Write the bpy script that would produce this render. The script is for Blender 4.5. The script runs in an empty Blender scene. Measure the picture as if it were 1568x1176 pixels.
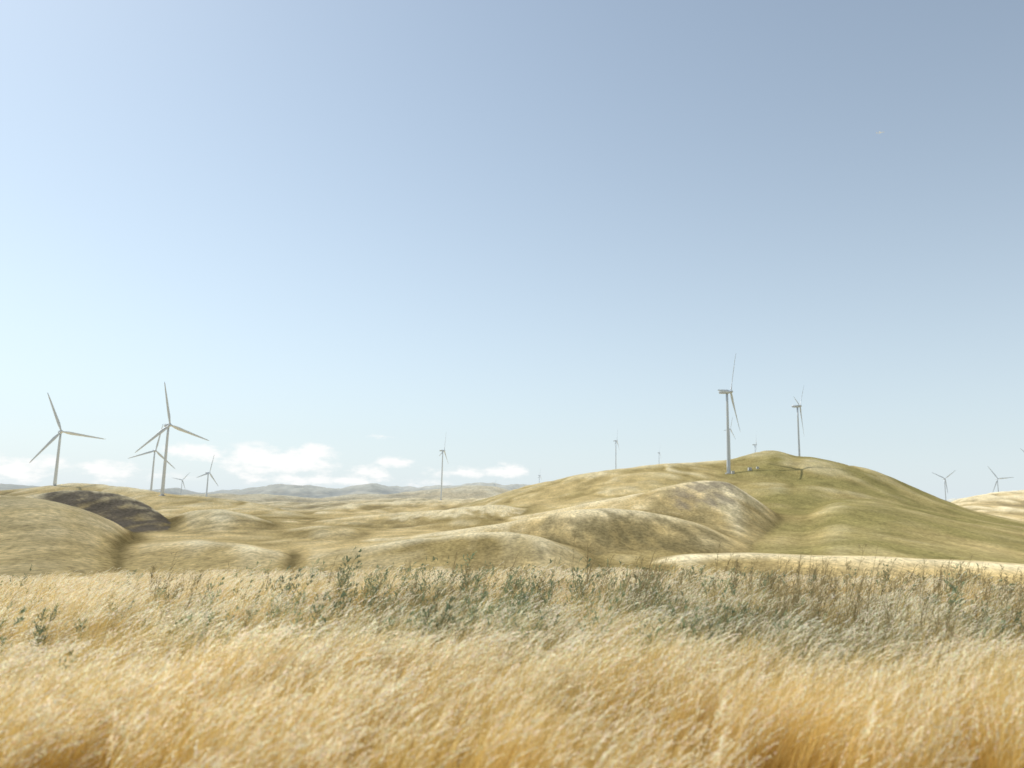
import bpy, math, random
import numpy as np
from mathutils import Vector, Matrix
random.seed(7); rng=np.random.default_rng(11)
scene=bpy.context.scene
scene.view_settings.view_transform='Standard'; scene.view_settings.look='None'; scene.view_settings.exposure=0

# ------------------------------------------------------------------ camera
F=1184.0; CAMZ=2.0
cd=bpy.data.cameras.new("camera"); cam=bpy.data.objects.new("camera",cd)
scene.collection.objects.link(cam); scene.camera=cam
cd.sensor_width=36; cd.lens=36*F/1568; cd.clip_end=60000; cd.clip_start=0.1
R=Matrix.Rotation(math.radians(90+9.1),3,'X')@Matrix.Rotation(math.radians(1.2),3,'Z')
cam.matrix_world=Matrix.Translation((0,0,CAMZ))@R.to_4x4()
cd.dof.use_dof=True; cd.dof.focus_distance=24; cd.dof.aperture_fstop=1.05

def bearing(px,py):
    """survey reading of the photo -> (azimuth, tan elevation)"""
    v=R@Vector(((px-784)/F,-(py-588)/F,-1))
    return math.atan2(v.x,v.y), v.z/math.hypot(v.x,v.y)

# ------------------------------------------------------------------ noise
_t=np.random.default_rng(5); PERM=_t.permutation(512); ANG=_t.uniform(0,2*np.pi,512)
def gn(x,y,seed=0):
    xi=np.floor(x).astype(np.int64); yi=np.floor(y).astype(np.int64); xf=x-xi; yf=y-yi
    def g(ix,iy,dx,dy):
        h=PERM[(PERM[(ix+seed*37)&511]+iy)&511]; a=ANG[h]; return np.cos(a)*dx+np.sin(a)*dy
    u=xf*xf*xf*(xf*(xf*6-15)+10); v=yf*yf*yf*(yf*(yf*6-15)+10)
    a=g(xi,yi,xf,yf); b=g(xi+1,yi,xf-1,yf); c=g(xi,yi+1,xf,yf-1); d=g(xi+1,yi+1,xf-1,yf-1)
    return (a+(b-a)*u+((c+(d-c)*u)-(a+(b-a)*u))*v)*1.4
def fbm(x,y,o=4,seed=0):
    s=0;a=1
    for i in range(o):
        s=s+a*gn(x*2**i,y*2**i,seed+i); a*=.5
    return s
def sst(a,b,x):
    t=np.clip((x-a)/(b-a),0,1); return t*t*(3-2*t)

# ------------------------------------------------------------------ ridges
RIDGES=[
 ("far",9000,[(-200,744),(0,744),(25,745),(120,750),(330,752),(360,750),(400,746),(450,744),(500,747),(530,749),(548,743),(562,743),(590,747),(640,748),(700,743),(740,741),(780,744),(830,748),(900,752),(1200,765),(1440,768),(1568,766),(1800,770)],2500,2500,-60),
 ("midfar",3600,[(-200,765),(200,765),(330,759),(400,757),(430,762),(480,764),(540,758),(600,757),(640,755),(700,752),(760,750),(830,752),(1000,760),(1300,790),(1600,800)],900,1200,-30),
 ("mid2",1900,[(-200,790),(300,775),(380,771),(430,768),(480,770),(540,765),(610,761),(660,764),(720,764),(780,760),(860,758),(1000,775),(1200,800),(1600,830)],350,700,-25),
 ("rightfar",1700,[(-200,900),(1380,800),(1440,776),(1470,765),(1500,757),(1540,752),(1600,750),(1800,742)],400,600,-20),
 ("B",[(-200,1200),(0,1180),(120,1100),(250,930),(450,800),(700,800)],[(-200,748),(0,752),(30,748),(80,742),(120,740),(160,741),(200,746),(250,755),(300,759),(360,765),(420,776),(470,790),(520,812),(600,850),(800,900)],260,300,-18),
 ("M",1150,[(300,860),(420,800),(470,784),(540,772),(620,768),(680,766),(740,766),(800,770),(900,790),(1000,830)],240,400,-18),
 ("E",[(600,1100),(900,1000),(1200,940),(1500,900)],[(500,850),(640,800),(700,777),(760,758),(800,746),(850,735),(900,725),(950,717),(1000,712),(1040,710),(1090,706),(1130,699),(1160,693),(1192,692),(1215,700),(1240,700),(1280,706),(1330,718),(1370,732),(1410,750),(1450,768),(1500,785),(1568,800),(1800,840)],330,350,-16),
 ("E2",620,[(900,900),(1130,850),(1180,812),(1230,782),(1280,762),(1340,762),(1400,775),(1470,792),(1568,808),(1700,825)],260,200,-16),
 ("Bp",470,[(-200,800),(0,772),(40,760),(70,755),(110,751),(150,752),(190,758),(225,772),(250,790),(275,812),(300,835),(360,870)],70,160,-16),
 ("N",560,[(180,900),(240,800),(290,782),(340,778),(390,790),(440,812),(500,850),(600,900)],110,150,-16),
 ("N3",700,[(280,860),(330,800),(380,786),(430,782),(500,796),(560,815),(620,850)],140,150,-16),
 ("N2",420,[(250,880),(330,850),(390,828),(440,812),(490,806),(540,812),(600,835),(660,870)],85,120,-16),
 ("D",640,[(350,870),(430,822),(480,800),(560,790),(640,783),(700,776),(760,772),(800,778),(850,795),(900,820),(1000,870)],120,160,-16),
 ("F",[(700,560),(900,560),(1130,500)],[(600,850),(700,815),(780,793),(860,778),(930,765),(990,752),(1040,741),(1080,734),(1115,736),(1150,758),(1190,786),(1230,812),(1290,840),(1400,880)],135,200,-16),
 ("C",310,[(-300,765),(-100,760),(0,757),(50,761),(90,768),(140,783),(180,803),(205,828),(230,862),(300,900)],100,120,-15),
 ("G",330,[(430,880),(500,840),(560,828),(640,822),(700,812),(760,802),(830,789),(880,781),(930,778),(980,781),(1030,790),(1080,804),(1120,822),(1180,845),(1300,880)],62,130,-15),
 ("H",215,[(300,900),(430,866),(480,852),(560,838),(650,825),(720,816),(780,815),(830,823),(865,838),(900,856),(980,900)],44,80,-13),
 ("K",360,[(1050,880),(1140,835),(1200,822),(1300,822),(1400,830),(1500,840),(1600,850),(1800,862)],40,90,-16),
 ("J",210,[(900,900),(960,868),(1050,850),(1150,847),(1250,850),(1350,852),(1450,858),(1568,868),(1800,880)],30,60,-14),
 ("L",240,[(-300,850),(0,842),(120,842),(200,836),(300,828),(380,835),(440,850),(500,880)],50,70,-14),
]
def prep(rd):
    name,D,pts,wf,wb,fl=rd
    az=[];te=[]
    for p in pts:
        a,t=bearing(*p); az.append(a);te.append(t)
    if isinstance(D,(int,float)): Da=[0];Dv=[D]
    else:
        Da=[bearing(p,770)[0] for p,_ in D]; Dv=[d for _,d in D]
    return name,np.array(Da),np.array(Dv,float),np.array(az),np.array(te),wf,wb,fl
PR=[prep(r) for r in RIDGES]
def smooth_interp(x,xp,fp):
    w=math.radians(.4); s=0
    for o,k in ((-1.5,.15),(-.7,.22),(0,.26),(.7,.22),(1.5,.15)): s=s+k*np.interp(x+o*w,xp,fp)
    return s
def terrain(x,y,masks=False):
    x=np.asarray(x,float); y=np.asarray(y,float)
    r=np.hypot(x,y)+1e-6; a=np.arctan2(x,y)
    base=-.07*np.log1p(np.exp(np.clip((r-12)/1.5,-40,40)))*1.5
    base=np.where(r>60,-.07*(r-12),base); base=np.maximum(base,-10.)-6*sst(35,150,r)-10*sst(500,3000,r)-20*sst(3000,9000,r)
    base=base+.02*np.clip(x,-14,14)*(1-sst(20,60,r))
    wx=x+22*gn(x/130,y/130,3)*sst(100,400,r); wy=y+(30*gn(x/110,y/150,9)+7*gn(x/34,y/60,19))*sst(100,400,r)
    rr=np.hypot(wx,wy)
    hs=[base]; ts=[]
    for name,Da,Dv,az,te,wf,wb,fl in PR:
        D=np.interp(a,Da,Dv); D=D*(1+.05*np.sin(a*11+len(ts)*1.7)+.02*np.sin(a*29+len(ts)))
        Hc=CAMZ+D*smooth_interp(a,az,te)
        rq=rr if D.mean()<3000 else r
        tf=np.maximum(D-rq,0)/wf; tb=np.maximum(rq-D,0)/wb
        g=np.where(rq<D,np.exp(-1.1*np.maximum(np.sqrt(tf*tf+.006)-.078,0)**1.3),np.exp(-tb**1.9))
        hs.append(fl+(Hc-fl)*g); ts.append((D-rq)/wf)
    H=np.stack(hs); k=850/np.maximum(r,30); m=H.max(0)
    h=m+np.log(np.exp(np.clip(k*(H-m),-50,0)).sum(0))/k-.3/k*sst(100,200,r)
    near=sst(70,220,r)
    amp=np.clip(r,100,2500)*.0060
    n=fbm(wx/42+.3*gn(wx/60,wy/60,2),wy/120,4,20)
    n2=1-2.2*np.abs(fbm(wx/110+.15*n,wy/210,2,31))
    gl=-np.maximum(0,.20-np.abs(fbm(wx/90+.12*n,wy/260,2,35)))/.20
    far=sst(1500,3500,r)
    nf=fbm(x/420,y/900,4,40); nf2=1-2*np.abs(gn(x/700,y/1600,8))
    rel=amp*(.17*n+.17*(n2-.2)+.18*gl)*(1-far)*near + far*(16+ .0045*r)*(.6*nf+.5*(nf2-.3))
    h=h+rel
    h=h+.10*fbm(x/3.1,y/3.1,3,50)*(1-near)*sst(3,8,r)
    if not masks: return h
    idx=H.argmax(0)
    return h,idx,ts,gl
NAMES=["base"]+[p[0] for p in PR]

# ------------------------------------------------------------------ materials
def new_mat(n):
    m=bpy.data.materials.new(n); m.use_nodes=True; nt=m.node_tree; nt.nodes.clear()
    o=nt.nodes.new("ShaderNodeOutputMaterial"); return m,nt,o
def hill_material(name,scale=1.0,bumpd=.5,con=1.0):
    m,nt,o=new_mat(name); N=nt.nodes; Lk=nt.links
    b=N.new("ShaderNodeBsdfDiffuse"); b.inputs["Roughness"].default_value=.9
    at=N.new("ShaderNodeAttribute"); at.attribute_name="Col"
    tc=N.new("ShaderNodeTexCoord")
    def noise(s,det,ys=1.0):
        mp=N.new("ShaderNodeMapping"); mp.inputs["Scale"].default_value=(s,s*ys,s)
        n=N.new("ShaderNodeTexNoise"); n.inputs["Scale"].default_value=1; n.inputs["Detail"].default_value=det; n.inputs["Roughness"].default_value=.68
        Lk.new(tc.outputs["Object"],mp.inputs[0]); Lk.new(mp.outputs[0],n.inputs["Vector"]); return n
    n1=noise(.9*scale,5,.4); n2=noise(.09*scale,5,.4)
    r1=N.new("ShaderNodeMapRange"); r1.inputs[1].default_value=.3; r1.inputs[2].default_value=.7; r1.inputs[3].default_value=1-.42*con; r1.inputs[4].default_value=1+.36*con
    r2=N.new("ShaderNodeMapRange"); r2.inputs[1].default_value=.3; r2.inputs[2].default_value=.7; r2.inputs[3].default_value=1-.26*con; r2.inputs[4].default_value=1+.24*con
    Lk.new(n1.outputs[0],r1.inputs[0]); Lk.new(n2.outputs[0],r2.inputs[0])
    mu=N.new("ShaderNodeMath"); mu.operation='MULTIPLY'; Lk.new(r1.outputs[0],mu.inputs[0]); Lk.new(r2.outputs[0],mu.inputs[1])
    vm=N.new("ShaderNodeVectorMath"); vm.operation='SCALE'; Lk.new(at.outputs["Color"],vm.inputs[0]); Lk.new(mu.outputs[0],vm.inputs["Scale"])
    Lk.new(vm.outputs[0],b.inputs["Color"])
    bp=N.new("ShaderNodeBump"); bp.inputs["Strength"].default_value=.6; bp.inputs["Distance"].default_value=bumpd
    Lk.new(n1.outputs[0],bp.inputs["Height"]); Lk.new(bp.outputs[0],b.inputs["Normal"])
    Lk.new(b.outputs[0],o.inputs[0]); return m
M_hill=hill_material("dry_grass_hillside",1.0,.6)
M_far=hill_material("hazy_hillside",.02,6,.3)
M_soil=hill_material("field_soil",6.0,.05)

def blade_mat(name,trans=.45,var=.25):
    m,nt,o=new_mat(name); N=nt.nodes; Lk=nt.links
    at=N.new("ShaderNodeAttribute"); at.attribute_name="Col"
    oi=N.new("ShaderNodeObjectInfo")
    mr=N.new("ShaderNodeMapRange"); mr.inputs[3].default_value=1-var; mr.inputs[4].default_value=1+var; Lk.new(oi.outputs["Random"],mr.inputs[0])
    vm=N.new("ShaderNodeVectorMath"); vm.operation='SCALE'; Lk.new(at.outputs["Color"],vm.inputs[0]); Lk.new(mr.outputs[0],vm.inputs["Scale"])
    d=N.new("ShaderNodeBsdfDiffuse")
    t=N.new("ShaderNodeBsdfTranslucent"); mx=N.new("ShaderNodeMixShader"); mx.inputs[0].default_value=trans
    Lk.new(vm.outputs[0],d.inputs["Color"]); Lk.new(vm.outputs[0],t.inputs[0])
    Lk.new(d.outputs[0],mx.inputs[1]); Lk.new(t.outputs[0],mx.inputs[2]); Lk.new(mx.outputs[0],o.inputs[0]); return m
M_grass=blade_mat("dry_grass_blade",.52,.10); M_weed=blade_mat("weed_leaf",.35,.3)

def paint(name,col,rough=.4):
    m,nt,o=new_mat(name); b=nt.nodes.new("ShaderNodeBsdfPrincipled"); b.inputs["Roughness"].default_value=rough
    n=nt.nodes.new("ShaderNodeTexNoise"); n.inputs["Scale"].default_value=.4; n.inputs["Detail"].default_value=5
    cr=nt.nodes.new("ShaderNodeValToRGB"); cr.color_ramp.elements[0].color=(col[0]*.85,col[1]*.85,col[2]*.84,1); cr.color_ramp.elements[1].color=(*col,1)
    nt.links.new(n.outputs[0],cr.inputs[0]); nt.links.new(cr.outputs[0],b.inputs["Base Color"]); nt.links.new(b.outputs[0],o.inputs[0]); return m
M_white=paint("turbine_white_paint",(.54,.60,.67)); M_grey=paint("grey_box_paint",(.45,.46,.45)); M_bright=paint("white_cabinet_paint",(.8,.8,.78))

# ------------------------------------------------------------------ mesh helpers
def grid_mesh(name,X,Y,Z,C,mat,close=True):
    nr,na=X.shape; v=np.stack([X,Y,Z],-1).reshape(-1,3)
    i=np.arange(nr-1)[:,None]; j=np.arange(na)[None,:]; j2=(j+1)%na
    f=np.stack([i*na+j,(i+1)*na+j,(i+1)*na+j2,i*na+j2],-1).reshape(-1,4)[:,::-1]
    me=bpy.data.meshes.new(name); me.vertices.add(len(v)); me.vertices.foreach_set("co",v.ravel())
    me.loops.add(f.size); me.loops.foreach_set("vertex_index",f.ravel().astype(np.int32))
    me.polygons.add(len(f)); me.polygons.foreach_set("loop_start",(np.arange(len(f))*4).astype(np.int32))
    me.polygons.foreach_set("loop_total",np.full(len(f),4,np.int32)); me.update(calc_edges=True)
    me.polygons.foreach_set("use_smooth",np.ones(len(f),bool))
    ca=me.color_attributes.new("Col",'FLOAT_COLOR','POINT')
    ca.data.foreach_set("color",np.concatenate([C.reshape(-1,3),np.ones((len(v),1))],1).ravel())
    me.validate(); me.materials.append(mat)
    ob=bpy.data.objects.new(name,me); scene.collection.objects.link(ob); return ob

# ------------------------------------------------------------------ terrain sheet
azd=np.radians(np.linspace(-42,42,820)); azc=np.radians(np.linspace(42,318,56)[1:-1])
AZ=np.concatenate([azd,azc]); na=len(AZ)
r_near=np.concatenate([[.02],np.linspace(.6,60,110)])
r_hill=np.geomspace(60,4500,720); r_far=np.geomspace(4500,26000,130)
def mixc(a,b,t): t=np.clip(t,0,1)[...,None]; return a*(1-t)+b*t
def build(name,rs,mat,kind):
    RR,AA=np.meshgrid(rs,AZ,indexing='ij'); X=RR*np.sin(AA); Y=RR*np.cos(AA)
    h,idx,ts,gl=terrain(X,Y,True)
    straw=np.array([.70,.535,.26]); pale=np.array([.92,.79,.51]); olive=np.array([.40,.305,.13]); green=np.array([.31,.265,.105]); scarp=np.array([.15,.128,.105])
    C=np.broadcast_to(straw,X.shape+(3,)).copy()
    if kind=="near":
        C=mixc(np.broadcast_to(np.array([.20,.13,.05]),C.shape),np.array([.34,.25,.1]),fbm(X/2,Y/2,3,4)*.5+.5)
    else:
        def blur(a,k,ax):
            c=np.cumsum(np.concatenate([np.repeat(np.take(a,[0],ax),k+1,ax),a,np.repeat(np.take(a,[-1],ax),k,ax)],ax),ax)
            L=a.shape[ax]; hi=np.take(c,range(2*k+1,2*k+1+L),ax); lo=np.take(c,range(0,L),ax); return (hi-lo)/(2*k+1)
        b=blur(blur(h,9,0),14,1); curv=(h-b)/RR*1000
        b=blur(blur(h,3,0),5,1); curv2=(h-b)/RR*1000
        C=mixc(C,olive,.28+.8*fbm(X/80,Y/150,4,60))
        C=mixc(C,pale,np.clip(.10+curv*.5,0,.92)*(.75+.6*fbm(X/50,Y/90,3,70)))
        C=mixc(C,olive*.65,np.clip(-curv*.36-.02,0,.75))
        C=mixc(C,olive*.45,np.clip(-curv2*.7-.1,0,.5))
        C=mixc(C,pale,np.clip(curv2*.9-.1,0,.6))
        ei=NAMES.index("E"); e2=NAMES.index("E2")
        px_az=bearing(1140,760)[0]
        gm=np.where((idx==ei)|(idx==e2),1.0,0)*(.22+.62*sst(px_az-.1,px_az+.08,AA)*(1-sst(px_az+.35,px_az+.5,AA)))
        gm=blur(blur(gm,3,0),4,1); C=mixc(C,green,gm*(.95+.7*fbm(X/60,Y/120,3,80)))
        face_shade=np.array([.22,.18,.09])  # shade of the ridge fronts, put into their colour with mottling
        for nm,a0,a1,t0,t1,mc,col,bias in (("G",820,1125,.20,2.4,.72,face_shade,.7),("H",735,880,.25,2.,.5,face_shade,.5),("F",990,1180,.12,1.8,.6,face_shade*1.3,.7),
                ("D",480,640,.2,1.6,.5,face_shade,.4),("N",240,420,.2,1.6,.5,face_shade,.5),("N2",330,560,.2,1.6,.5,face_shade,.5),("C",-200,240,.0,3,.35,olive*.95,.6),
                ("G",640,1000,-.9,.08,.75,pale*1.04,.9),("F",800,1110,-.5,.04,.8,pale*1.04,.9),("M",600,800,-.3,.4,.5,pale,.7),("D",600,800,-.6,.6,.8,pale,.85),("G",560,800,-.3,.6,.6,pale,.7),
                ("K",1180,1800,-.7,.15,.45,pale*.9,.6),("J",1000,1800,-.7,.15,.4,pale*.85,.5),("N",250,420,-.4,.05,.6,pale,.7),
                ("Bp",60,285,.02,6,.93,scarp,.95),("F",1030,1130,.10,.7,.55,scarp*1.8,.8)):  # scarps: grey-brown steep faces, the hollow's shade deepened into the colour
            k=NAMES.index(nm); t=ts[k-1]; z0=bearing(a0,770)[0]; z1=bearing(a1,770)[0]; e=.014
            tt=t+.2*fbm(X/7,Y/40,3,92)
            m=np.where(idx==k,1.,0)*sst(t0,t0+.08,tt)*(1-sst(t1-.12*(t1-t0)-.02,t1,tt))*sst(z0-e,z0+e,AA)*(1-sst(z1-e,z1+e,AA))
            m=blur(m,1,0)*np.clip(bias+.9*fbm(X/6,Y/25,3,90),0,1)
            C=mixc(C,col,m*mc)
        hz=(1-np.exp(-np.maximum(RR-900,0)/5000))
        C=mixc(C,np.array([.55,.585,.59]),hz*.95)  # distance haze mixed into the hill colour itself
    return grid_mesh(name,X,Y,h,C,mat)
build("ground",r_near,M_soil,"near")
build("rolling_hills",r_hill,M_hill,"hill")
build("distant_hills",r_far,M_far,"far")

# ------------------------------------------------------------------ wind turbines
def mk(name,verts,faces,mat,parent,smooth=True):
    me=bpy.data.meshes.new(name); me.from_pydata([tuple(v) for v in verts],[],faces); me.update()
    if smooth:
        for p in me.polygons: p.use_smooth=True
    me.materials.append(mat); ob=bpy.data.objects.new(name,me); scene.collection.objects.link(ob); ob.parent=parent; return ob
def loft(rings):
    n=len(rings[0]); v=[p for r in rings for p in r]; f=[]
    for i in range(len(rings)-1):
        for j in range(n): f.append((i*n+j,i*n+(j+1)%n,(i+1)*n+(j+1)%n,(i+1)*n+j))
    f.append(tuple(range(n))[::-1]); f.append(tuple((len(rings)-1)*n+j for j in range(n))); return v,f
UP=Vector((0,0,1))
def turbine(hub,dist,blade_px,phase,axis_deg,thick=1.0,sink=0.0):
    a,te=bearing(*hub); x=dist*math.sin(a); y=dist*math.cos(a)
    gz=float(terrain(np.array([x]),np.array([y]))[0]); top=CAMZ+dist*te; Hh=top-gz
    L=blade_px/F*dist; s=L/48
    e=bpy.data.objects.new("wind_turbine",None); scene.collection.objects.link(e); e.location=(x,y,gz)
    e.empty_display_size=5
    rb,rt=2.0*s*thick,1.15*s*thick; rings=[]
    for i in range(9):
        t=i/8; z=-3+(Hh+3-1.6*s)*t; rr=rb+(rt-rb)*t**.9
        rings.append([(rr*math.cos(k*math.tau/20),rr*math.sin(k*math.tau/20),z) for k in range(20)])
    mk("tower",*loft(rings),M_white,e)
    rings=[[(q*math.cos(k*math.tau/20),q*math.sin(k*math.tau/20),z) for k in range(20)] for q,z in ((rb*1.9,-2),(rb*1.9,.25),(rb*1.75,.4),(rb*1.02,.45))]
    mk("foundation",*loft(rings),M_grey,e,False)
    ax=Vector((math.sin(math.radians(axis_deg)),math.cos(math.radians(axis_deg)),0))
    side=ax.cross(UP).normalized()
    camr=Vector((math.cos(a),-math.sin(a),0)); right=side if side.dot(camr)>0 else -side
    c=Vector((0,0,Hh))
    def sec(d,w,hh,zc,n=12):
        out=[]
        for k in range(n):
            q=math.tau*k/n; cx=math.copysign(abs(math.cos(q))**.45,math.cos(q)); sy=math.copysign(abs(math.sin(q))**.45,math.sin(q))
            out.append(c+ax*d*s+side*cx*w*s+UP*(sy*hh+zc)*s)
        return out
    v,f=loft([sec(-8.2,1.1,1.1,.35),sec(-7.6,1.7,1.7,.2),sec(-4,1.9,1.95,.1),sec(1.8,1.9,1.9,0),sec(2.8,1.4,1.4,0)])
    mk("nacelle",v,f,M_white,e)
    def rnd(d,r,n=14): return [c+ax*d*s+(side*math.cos(math.tau*k/n)+UP*math.sin(math.tau*k/n))*r*s for k in range(n)]
    v,f=loft([rnd(2.8,1.3),rnd(3.2,1.7),rnd(4.6,1.65),rnd(5.6,1.2),rnd(6.2,.6),rnd(6.4,.1)])
    mk("rotor_hub",v,f,M_white,e)
    hc=c+ax*4*s
    for b in range(3):
        ph=math.radians(phase+120*b); d=UP*math.cos(ph)+right*math.sin(ph); ch=ax.cross(d).normalized()
        rings=[]
        for t,cw,th,tw in ((.02,.9,.9,60),(.06,1.0,.85,50),(.13,1.6,.55,28),(.22,1.8,.4,18),(.4,1.4,.3,10),(.6,1.1,.2,6),(.8,.8,.13,3),(.94,.55,.08,1),(1,.2,.04,0)):
            p=hc+d*L*t+ax*(.9*s*t*t); tw=math.radians(tw)
            u=ch*math.cos(tw)+ax*math.sin(tw); w=ax*math.cos(tw)-ch*math.sin(tw)
            off=u*(-.25*(cw-1.0)*s if t>.1 else 0)
            rings.append([p+off+u*math.cos(q)*cw*s*thick+w*math.sin(q)*th*s*thick for q in [math.tau*k/10 for k in range(10)]])
        mk("blade_%d"%(b+1),*loft(rings),M_white,e)
    return e
W=122
turbine((93,661),1150,54,-23,140)
turbine((258,651),900,61,-13,132)
turbine((237,690),1500,38,10,135)
turbine((279,735),3000,15,40,140,1.1)
turbine((319,724),2500,27,13,110,1.1)
turbine((678,690),1240,30,10,W-20)
turbine((757,741),4000,9,30,W,1.2)
turbine((826,728),3200,12,5,W-10,1.2)
turbine((943,675),2100,21,7,W-12,1.1)
turbine((1009,693),2600,12,15,W-8,1.2)
turbine((1113,600),840,70,24,W)
turbine((1117,657),1900,20,18,W+15,1.2)
turbine((1156,681),2200,21,8,W-15,1.1)
turbine((1221,622),1200,46,40,W)
turbine((1446,733),2900,20,53,175,1.1)
turbine((1527,733),2900,20,-36,185,1.1)
turbine((1584,708),1900,28,-52,170,1.1)
# transformer cabinets by the hilltop turbine
def box(name,cx,cy,cz,sx,sy,sz,mat,par,bev=.08):
    b=bev; rings=[]
    for z,i in ((0,b),(b,0),(sz-b,0),(sz,b)):
        X,Y=sx/2-i,sy/2-i; rings.append([(cx-X,cy-Y,cz+z),(cx+X,cy-Y,cz+z),(cx+X,cy+Y,cz+z),(cx-X,cy+Y,cz+z)])
    return mk(name,*loft(rings),mat,par,False)
def cabinet(px,dist,s):
    a,_=bearing(px,715); x,y=dist*math.sin(a),dist*math.cos(a); gz=float(terrain(np.array([x]),np.array([y]))[0])
    e=bpy.data.objects.new("transformer_cabinet",None); scene.collection.objects.link(e); e.location=(x,y,gz)
    box("plinth",0,0,-.8,3.4*s,2.6*s,1.1,M_grey,e); box("housing",0,0,.31,3*s,2.2*s,2.2*s,M_bright,e); box("roof",0,0,.315+2.2*s,3.3*s,2.5*s,.25,M_grey,e,.05)
    for q in (-.72,.72): box("door",q*s,-1.14*s,.55,1.3*s,.07,1.7*s,M_grey,e,.02)
cabinet(1122,835,1.0); cabinet(1148,838,1.1); cabinet(1160,842,.8)

# ------------------------------------------------------------------ distant airplane
a,te=bearing(1348,203); D=7000
pl=bpy.data.objects.new("airplane",None); scene.collection.objects.link(pl); pl.location=(D*math.sin(a),D*math.cos(a),CAMZ+D*te); pl.rotation_euler=(0,0,-a+.05)
def tube(st): return loft([[(x,r*math.cos(k*math.tau/12),zc+r*math.sin(k*math.tau/12)) for k in range(12)] for x,r,zc in st])
mk("fuselage",*tube([(-34,.3,1.2),(-24,1.8,.6),(-12,2.8,0),(24,2.8,0),(30,2.1,-.2),(34,.4,-.6)]),M_bright,pl)
def slab(name,pts,t):
    n=len(pts); v=[(x,y,z) for x,y,z in pts]+[(x,y,z+t) for x,y,z in pts]; f=[tuple(range(n))[::-1],tuple(range(n,2*n))]+[(i,(i+1)%n,n+(i+1)%n,n+i) for i in range(n)]
    mk(name,v,f,M_bright,pl,False)
for s in (1,-1):
    slab("wing",[(10,2*s,-1),(-2,2*s,-1),(-14,30*s,1.5),(-10,30*s,1.5)],.5); slab("tailplane",[(-24,1*s,1),(-30,1*s,1),(-34,11*s,1.5),(-31,11*s,1.5)],.3)
v=[(-22,-.2,2),(-31,-.2,1.5),(-35,-.2,11),(-31,-.2,11),(-22,.2,2),(-31,.2,1.5),(-35,.2,11),(-31,.2,11)]
mk("tail_fin",v,[(0,1,2,3),(7,6,5,4),(0,4,5,1),(1,5,6,2),(2,6,7,3),(3,7,4,0)],M_bright,pl,False)

# ------------------------------------------------------------------ vegetation prototypes
def add_ribbon(V,Fc,C,pts,ws,wd,cols):
    b=len(V)
    for p,w,c in zip(pts,ws,cols):
        V.append(p-wd*w*.5); V.append(p+wd*w*.5); C.append(c); C.append(c)
    for i in range(len(pts)-1): Fc.append((b+2*i,b+2*i+1,b+2*i+3,b+2*i+2))
def leaf(V,Fc,C,p,d,l,w,col):
    d=d.normalized(); s=d.cross(Vector((random.uniform(-1,1),random.uniform(-1,1),random.uniform(-1,1))))
    if s.length<1e-3: s=Vector((1,0,0))
    s.normalize(); b=len(V)
    V.extend([p,p+d*l*.45+s*w*.5,p+d*l,p+d*l*.45-s*w*.5]); C.extend([col]*4); Fc.append((b,b+1,b+2,b+3))
def lerp(a,b,t): return tuple(a[i]*(1-t)+b[i]*t for i in range(3))
def proto(name,V,Fc,C,mat,col):
    me=bpy.data.meshes.new(name); me.from_pydata([tuple(v) for v in V],[],Fc); me.update()
    ca=me.color_attributes.new("Col",'FLOAT_COLOR','POINT'); ca.data.foreach_set("color",np.array([(*c,1) for c in C],float).ravel())
    me.materials.append(mat); ob=bpy.data.objects.new(name,me); col.objects.link(ob); return ob
BASE=(.60,.38,.09); MID=(.75,.54,.18); TOP=(.76,.59,.28); HEAD=(.95,.89,.70)
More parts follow.
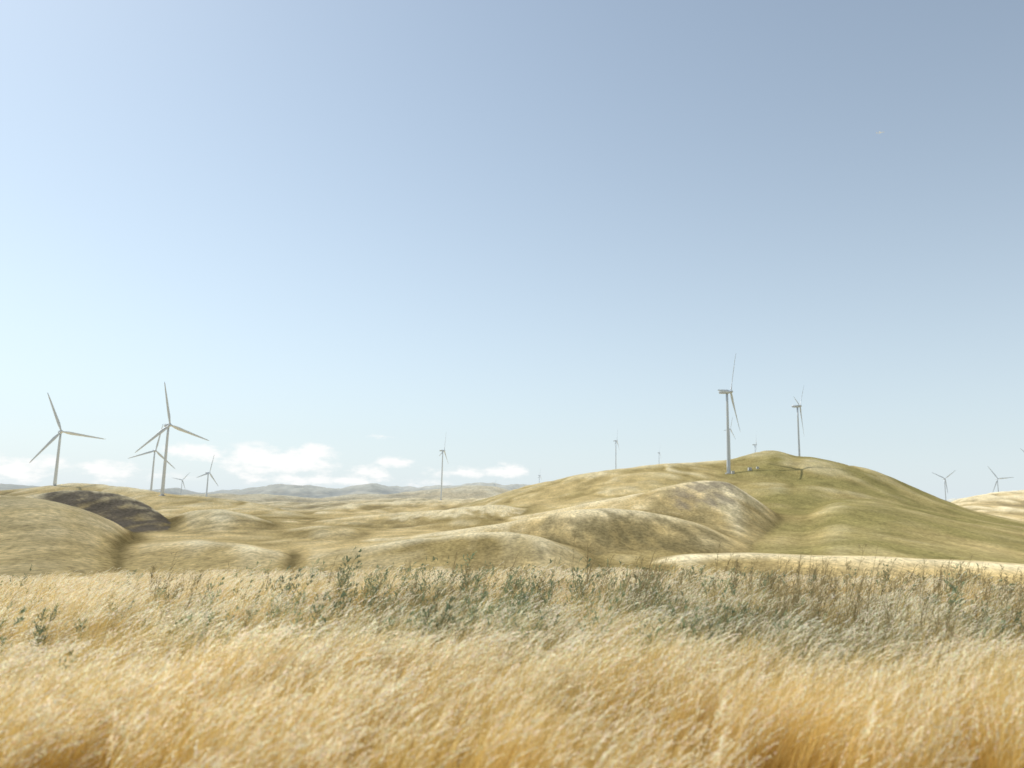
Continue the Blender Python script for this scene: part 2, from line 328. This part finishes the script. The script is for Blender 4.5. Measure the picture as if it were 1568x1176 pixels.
def patch(name,col,ncl,nst,hmin,hmax,plume,spread,lean,base=BASE,mid=MID,top=TOP,leaves=.4,wid=.0042):
    """one square-metre-sized patch of grass: ncl clumps of nst stems"""
    V=[];Fc=[];C=[]
    for c_ in range(ncl):
      a=random.uniform(0,math.tau); q=spread*math.sqrt(random.random()); cx,cy=q*math.cos(a),q*math.sin(a)
      cp=min(1,max(0,random.gauss(plume,.35))) if plume>.1 else plume; chh=random.uniform(.82,1.12); ctone=random.uniform(.74,1.14); cl=random.gauss(0,.09)
      for i in range(nst):
        a=random.uniform(0,math.tau); q=.10*math.sqrt(random.random()); p0=Vector((cx+q*math.cos(a),cy+q*math.sin(a),-.03))
        h=random.uniform(hmin,hmax)*chh; ln=random.gauss(lean+cl,.14); ly=random.gauss(0,.10); wa=random.uniform(0,math.pi); wd=Vector((math.cos(wa),math.sin(wa),0))
        k=4; pts=[];ws=[];cs=[]; tone=random.uniform(.8,1.12)*ctone
        for j in range(k+1):
            t=j/k; pts.append(p0+Vector((ln*h*t**2.1,ly*h*t**2,h*(t-.10*abs(ln)*t**3*2)))); ws.append(wid*(1-.55*t))
            c=lerp(base,mid,min(1,t*1.6)) if t<.62 else lerp(mid,top,(t-.62)/.38); cs.append(tuple(x*tone for x in c))
        add_ribbon(V,Fc,C,pts,ws,wd,cs)
        if random.random()<cp:
            d=(pts[-1]-pts[-2]).normalized(); n=random.randint(10,16); ht=random.uniform(.12,.22)
            for m in range(n):
                t=m/n; pp=pts[-1]-d*ht*(1-t)+Vector((.06*t*t,0,-.03*t*t)); dd=d*.9+Vector((random.uniform(.0,.9),random.uniform(-.4,.4),random.uniform(-.6,.15)))
                leaf(V,Fc,C,pp,dd,random.uniform(.022,.042),random.uniform(.006,.011),tuple(x*random.uniform(.88,1.05) for x in HEAD))
      for i in range(int(nst*leaves)):
        a=random.uniform(0,math.tau); q=.10*math.sqrt(random.random()); p0=Vector((cx+q*math.cos(a),cy+q*math.sin(a),-.03))
        h=random.uniform(.3,.65)*hmax; ln=random.gauss(lean*.9,.35); ly=random.gauss(0,.3); wa=random.uniform(0,math.pi); wd=Vector((math.cos(wa),math.sin(wa),0))
        pts=[p0+Vector((ln*h*t*t,ly*h*t*t,h*(t-.25*t**3))) for t in (0,.5,1)]
        tone=random.uniform(.7,1.1)*ctone
        add_ribbon(V,Fc,C,pts,[.006,.005,.001],wd,[tuple(x*tone for x in lerp(base,mid,t)) for t in (0,.6,1)])
    return proto(name,V,Fc,C,M_grass,col)
gcol=bpy.data.collections.new("grass_patches")
for i in range(9):
    pl_=[.6,.48,.36,.28,.85,.14,.06,.1,.0][i]
    patch("patch_%02d"%i,gcol,13,16,.60,[1.04,.98,1.0,.95,1.08,.9,.85,.9,.75][i],pl_,.42,.34)
for i in range(9,12):
    patch("patch_%02d"%i,gcol,16,16,.60,1.12,[.14,.08,.26][i-9],.34,.26,(.78,.54,.15),(.84,.62,.21),(.83,.66,.32),.25,.0034)
for i in range(12,15):
    patch("patch_%02d"%i,gcol,13,14,.50,.90,.2,.42,.30,(.18,.155,.055),(.34,.31,.14),(.48,.42,.21),.7)
def weed(name,col,h,lc,sc,dens,leafl):
    V=[];Fc=[];C=[]
    for s in range(random.randint(3,4)):
        p0=Vector((random.uniform(-.14,.14),random.uniform(-.14,.14),-.03)); hh=h*random.uniform(.65,1); ln=random.uniform(.05,.40); ly=random.uniform(-.25,.25)
        f=lambda t: p0+Vector((ln*hh*t**1.6,ly*hh*t,hh*t))
        for wd in (Vector((1,0,0)),Vector((0,1,0))): add_ribbon(V,Fc,C,[f(j/5) for j in range(6)],[.008*(1-.7*j/5) for j in range(6)],wd,[sc]*6)
        for b in range(dens):
            t=random.uniform(.15,.98); p=f(t); a=random.uniform(0,math.tau); bl=hh*random.uniform(.12,.34)*(1.2-t*.9)
            d=Vector((math.cos(a)*.6+.3,math.sin(a)*.6,random.uniform(.6,1.2))).normalized()
            pts=[p+d*bl*u+Vector((.06*u*u,0,.0)) for u in (0,.5,1)]
            add_ribbon(V,Fc,C,pts,[.005,.004,.002],Vector((-math.sin(a),math.cos(a),0)),[sc]*3)
            for m in range(random.randint(6,10)):
                u=random.uniform(.1,1); q=p+d*bl*u; tn=random.uniform(.7,1.3)
                leaf(V,Fc,C,q,d*1.2+Vector((random.uniform(-1,1),random.uniform(-1,1),random.uniform(-.4,.8))),leafl*random.uniform(.6,1.3),leafl*.26,tuple(x*tn for x in lc))
    return proto(name,V,Fc,C,M_weed,col)
wcol=bpy.data.collections.new("weed_plants")
for i in range(5): weed("weed_%02d"%i,wcol,random.uniform(.85,1.12),(.24,.30,.18),(.28,.28,.14),16,.042)
for i in range(5,9): weed("weed_%02d"%i,wcol,random.uniform(1.0,1.35),(.33,.28,.15),(.28,.22,.11),13,.026)

def scatter(name,xy,rotz,tilt,scale,index,coll):
    z=terrain(xy[:,0],xy[:,1]); n=len(xy)
    me=bpy.data.meshes.new(name); me.vertices.add(n); me.vertices.foreach_set("co",np.column_stack([xy,z]).ravel())
    a=me.attributes.new("rot",'FLOAT_VECTOR','POINT'); a.data.foreach_set("vector",np.column_stack([tilt[:,0],tilt[:,1],rotz]).ravel())
    a=me.attributes.new("scl",'FLOAT','POINT'); a.data.foreach_set("value",scale.astype(float))
    a=me.attributes.new("idx",'INT','POINT'); a.data.foreach_set("value",index.astype(np.int32))
    me.update(); ob=bpy.data.objects.new(name,me); scene.collection.objects.link(ob)
    ng=bpy.data.node_groups.new(name+"_scatter",'GeometryNodeTree')
    ng.interface.new_socket("Geometry",in_out='INPUT',socket_type='NodeSocketGeometry'); ng.interface.new_socket("Geometry",in_out='OUTPUT',socket_type='NodeSocketGeometry')
    N=ng.nodes; gi=N.new("NodeGroupInput"); go=N.new("NodeGroupOutput"); iop=N.new("GeometryNodeInstanceOnPoints"); ci=N.new("GeometryNodeCollectionInfo")
    ci.inputs["Collection"].default_value=coll; ci.inputs["Separate Children"].default_value=True; ci.inputs["Reset Children"].default_value=True
    def na_(nm,ty):
        q=N.new("GeometryNodeInputNamedAttribute"); q.data_type=ty; q.inputs["Name"].default_value=nm; return q.outputs["Attribute"]
    L=ng.links; L.new(gi.outputs[0],iop.inputs["Points"]); L.new(ci.outputs[0],iop.inputs["Instance"]); iop.inputs["Pick Instance"].default_value=True
    L.new(na_("idx",'INT'),iop.inputs["Instance Index"]); L.new(na_("rot",'FLOAT_VECTOR'),iop.inputs["Rotation"]); L.new(na_("scl",'FLOAT'),iop.inputs["Scale"])
    L.new(iop.outputs[0],go.inputs[0]); md=ob.modifiers.new("scatter",'NODES'); md.node_group=ng; return ob
def polar(n,r0,r1,amax=50,p=1.0):
    a=np.radians(rng.uniform(-amax,amax,n)); u=rng.random(n)**p; r=np.sqrt(r0*r0+u*(r1*r1-r0*r0)); return np.column_stack([r*np.sin(a),r*np.cos(a)])
FRONT=polar(620,4.2,9.5,52); fr=4.6+.4*gn(FRONT[:,0]/1.4,FRONT[:,0]*0+3.3,2); FRONT=FRONT[(FRONT[:,1]>fr)&(FRONT[:,1]<fr+1.7)]
XY=np.concatenate([polar(480,5.5,9.5),polar(1500,9.5,24,44),polar(700,24,46,42)])
XY=XY[XY[:,1]>6.1+.4*gn(XY[:,0]/1.5,XY[:,0]*0+3.3,2)]
n=len(XY); xn=XY[:,0]/XY[:,1]
pn=gn(XY[:,0]/1.7,XY[:,1]/1.1,6)*.6+gn(XY[:,0]/5,XY[:,1]/2.5,16)*.7
sel=np.clip(pn+.45*np.exp(-((XY[:,1]-7)/.9)**2)+.5*sst(13,18,XY[:,1])-.15+rng.normal(0,.32,n),-1,1); idx=np.clip(((1-(sel*.5+.5))*9).astype(int),0,8)
order=np.array([4,0,1,2,3,5,7,6,8]); idx=order[idx]
ol=np.exp(-((XY[:,1]-10.3)/2.5)**2)*(.5+.6*np.exp(-((xn-.1)/.4)**2)+.45*sst(.1,.4,xn))*(.75+1.1*gn(XY[:,0]/2,XY[:,1]/1.5,61))
idx=np.where(rng.random(n)<ol,rng.integers(12,15,n),idx)
sc=rng.uniform(.80,1.16,n)*(1+.18*gn(XY[:,0]/2.2,XY[:,1]/2.2,12))
XYa=np.concatenate([XY,FRONT]); nf=len(FRONT)
idx=np.concatenate([idx,rng.integers(9,12,nf)]); sc=np.concatenate([sc,rng.uniform(.76,.98,nf)*(1+.14*gn(FRONT[:,0]/1.2,FRONT[:,1],19))])
n=len(XYa)
scatter("dry_grass",XYa,rng.normal(0,.3,n),rng.normal(0,.05,(n,2)),sc,idx,gcol)
WX=polar(9000,6.5,26,44); xn=WX[:,0]/WX[:,1]
dens=.15+1.0*np.exp(-((xn-.02)/.34)**2)*sst(6.8,8.4,WX[:,1])*(1-.6*sst(12.5,18,WX[:,1]))+.7*sst(.05,.3,xn)*sst(7,8.5,WX[:,1])
dens=dens*np.clip(.42+1.5*gn(WX[:,0]/1.5,WX[:,1]/1.3,77),0.04,1.2)
WX=WX[rng.random(len(WX))<dens*.75]; n=len(WX)
wi=np.where(rng.random(n)<.70-.5*sst(.08,.4,WX[:,0]/WX[:,1]),rng.integers(0,5,n),rng.integers(5,9,n))
scatter("thistle_weeds",WX,rng.uniform(-.8,.8,n),rng.normal(0,.06,(n,2)),np.clip(rng.normal(.96,.18,n),.6,1.6),wi,wcol)

# ------------------------------------------------------------------ sun + sky
SAZ,SEL=-56,50
sd=Vector((math.sin(math.radians(SAZ))*math.cos(math.radians(SEL)),math.cos(math.radians(SAZ))*math.cos(math.radians(SEL)),math.sin(math.radians(SEL))))
sl=bpy.data.lights.new("sun",'SUN'); sl.energy=5.0; sl.angle=math.radians(.53); sl.color=(1,.95,.85)
so=bpy.data.objects.new("sun",sl); scene.collection.objects.link(so); so.rotation_mode='QUATERNION'; so.rotation_quaternion=sd.to_track_quat('Z','Y')
w=bpy.data.worlds.new("World"); scene.world=w; w.use_nodes=True; nt=w.node_tree; N=nt.nodes; L=nt.links; N.clear()
wo=N.new("ShaderNodeOutputWorld"); bg=N.new("ShaderNodeBackground"); bg.inputs[1].default_value=.135
sk=N.new("ShaderNodeTexSky"); sk.sky_type='NISHITA'; sk.sun_disc=False; sk.sun_elevation=math.radians(SEL); sk.sun_rotation=math.radians(SAZ%360)
sk.air_density=1.1; sk.dust_density=.6; sk.ozone_density=1.1; sk.altitude=100
hs=N.new("ShaderNodeHueSaturation"); hs.inputs["Saturation"].default_value=.66; hs.inputs["Value"].default_value=.97
L.new(sk.outputs[0],hs.inputs["Color"])
tint=N.new("ShaderNodeMix"); tint.data_type='RGBA'; tint.blend_type='MULTIPLY'; tint.inputs["Factor"].default_value=1; tint.inputs["B"].default_value=(1.0,1.07,1.06,1); L.new(hs.outputs[0],tint.inputs["A"])
tc=N.new("ShaderNodeTexCoord"); sx=N.new("ShaderNodeSeparateXYZ"); L.new(tc.outputs["Generated"],sx.inputs[0])
def M(op,a,b=None,c=None):
    q=N.new("ShaderNodeMath"); q.operation=op
    for i,v in enumerate((a,b,c)):
        if v is None: continue
        if isinstance(v,(int,float)): q.inputs[i].default_value=v
        else: L.new(v,q.inputs[i])
    return q.outputs[0]
az=M('ARCTAN2',sx.outputs[0],sx.outputs[1]); el=M('ARCSINE',sx.outputs[2])
# low haze layer of the atmosphere
hz=M('MULTIPLY',M('EXPONENT',M('MULTIPLY',M('MAXIMUM',el,0),-4.6)),.90)
hm=N.new("ShaderNodeMix"); hm.data_type='RGBA'; L.new(hz,hm.inputs["Factor"]); L.new(tint.outputs["Result"],hm.inputs["A"]); hm.inputs["B"].default_value=(5.35,6.05,6.6,1)
cb=N.new("ShaderNodeCombineXYZ"); L.new(M('MULTIPLY',az,26),cb.inputs[0]); L.new(M('MULTIPLY',el,60),cb.inputs[1])
n1=N.new("ShaderNodeTexNoise"); n1.inputs["Scale"].default_value=1.0; n1.inputs["Detail"].default_value=7; n1.inputs["Roughness"].default_value=.6; L.new(cb.outputs[0],n1.inputs["Vector"])
mask=None
for px,py,wx,wy,s in ((430,706,90,20,1.0),(480,697,34,14,.95),(380,702,34,16,.95),(315,692,50,14,.7),(340,660,20,7,.35),(560,724,34,11,.85),(610,709,30,9,.75),(585,668,26,5,.35),(320,678,30,8,.4),(700,724,60,9,.6),(775,722,40,12,.85),(20,716,70,18,.7),(170,722,80,15,.6),(500,735,170,10,.6)):
    a,te=bearing(px,py); e=math.atan(te)
    d=M('SQRT',M('ADD',M('POWER',M('ABSOLUTE',M('DIVIDE',M('SUBTRACT',az,a),wx/F*1.15)),2),M('POWER',M('ABSOLUTE',M('DIVIDE',M('SUBTRACT',el,e),wy/F*1.25)),2)))
    v=M('MULTIPLY',M('MAXIMUM',M('SUBTRACT',1.25,d),0),s)
    mask=v if mask is None else M('MAXIMUM',mask,v)
v=M('ADD',mask,M('MULTIPLY',M('SUBTRACT',n1.outputs[0],.55),2.6))
mr=N.new("ShaderNodeMapRange"); mr.interpolation_type='SMOOTHSTEP'; mr.inputs[1].default_value=.05; mr.inputs[2].default_value=.75; mr.inputs[4].default_value=.97; L.new(v,mr.inputs[0])
gate=M('MULTIPLY',mr.outputs[0],M('MINIMUM',M('MULTIPLY',mask,3),1))
mx=N.new("ShaderNodeMix"); mx.data_type='RGBA'; L.new(gate,mx.inputs["Factor"]); L.new(hm.outputs["Result"],mx.inputs["A"]); mx.inputs["B"].default_value=(7.6,7.6,7.5,1)
L.new(mx.outputs["Result"],bg.inputs[0]); L.new(bg.outputs[0],wo.inputs[0])
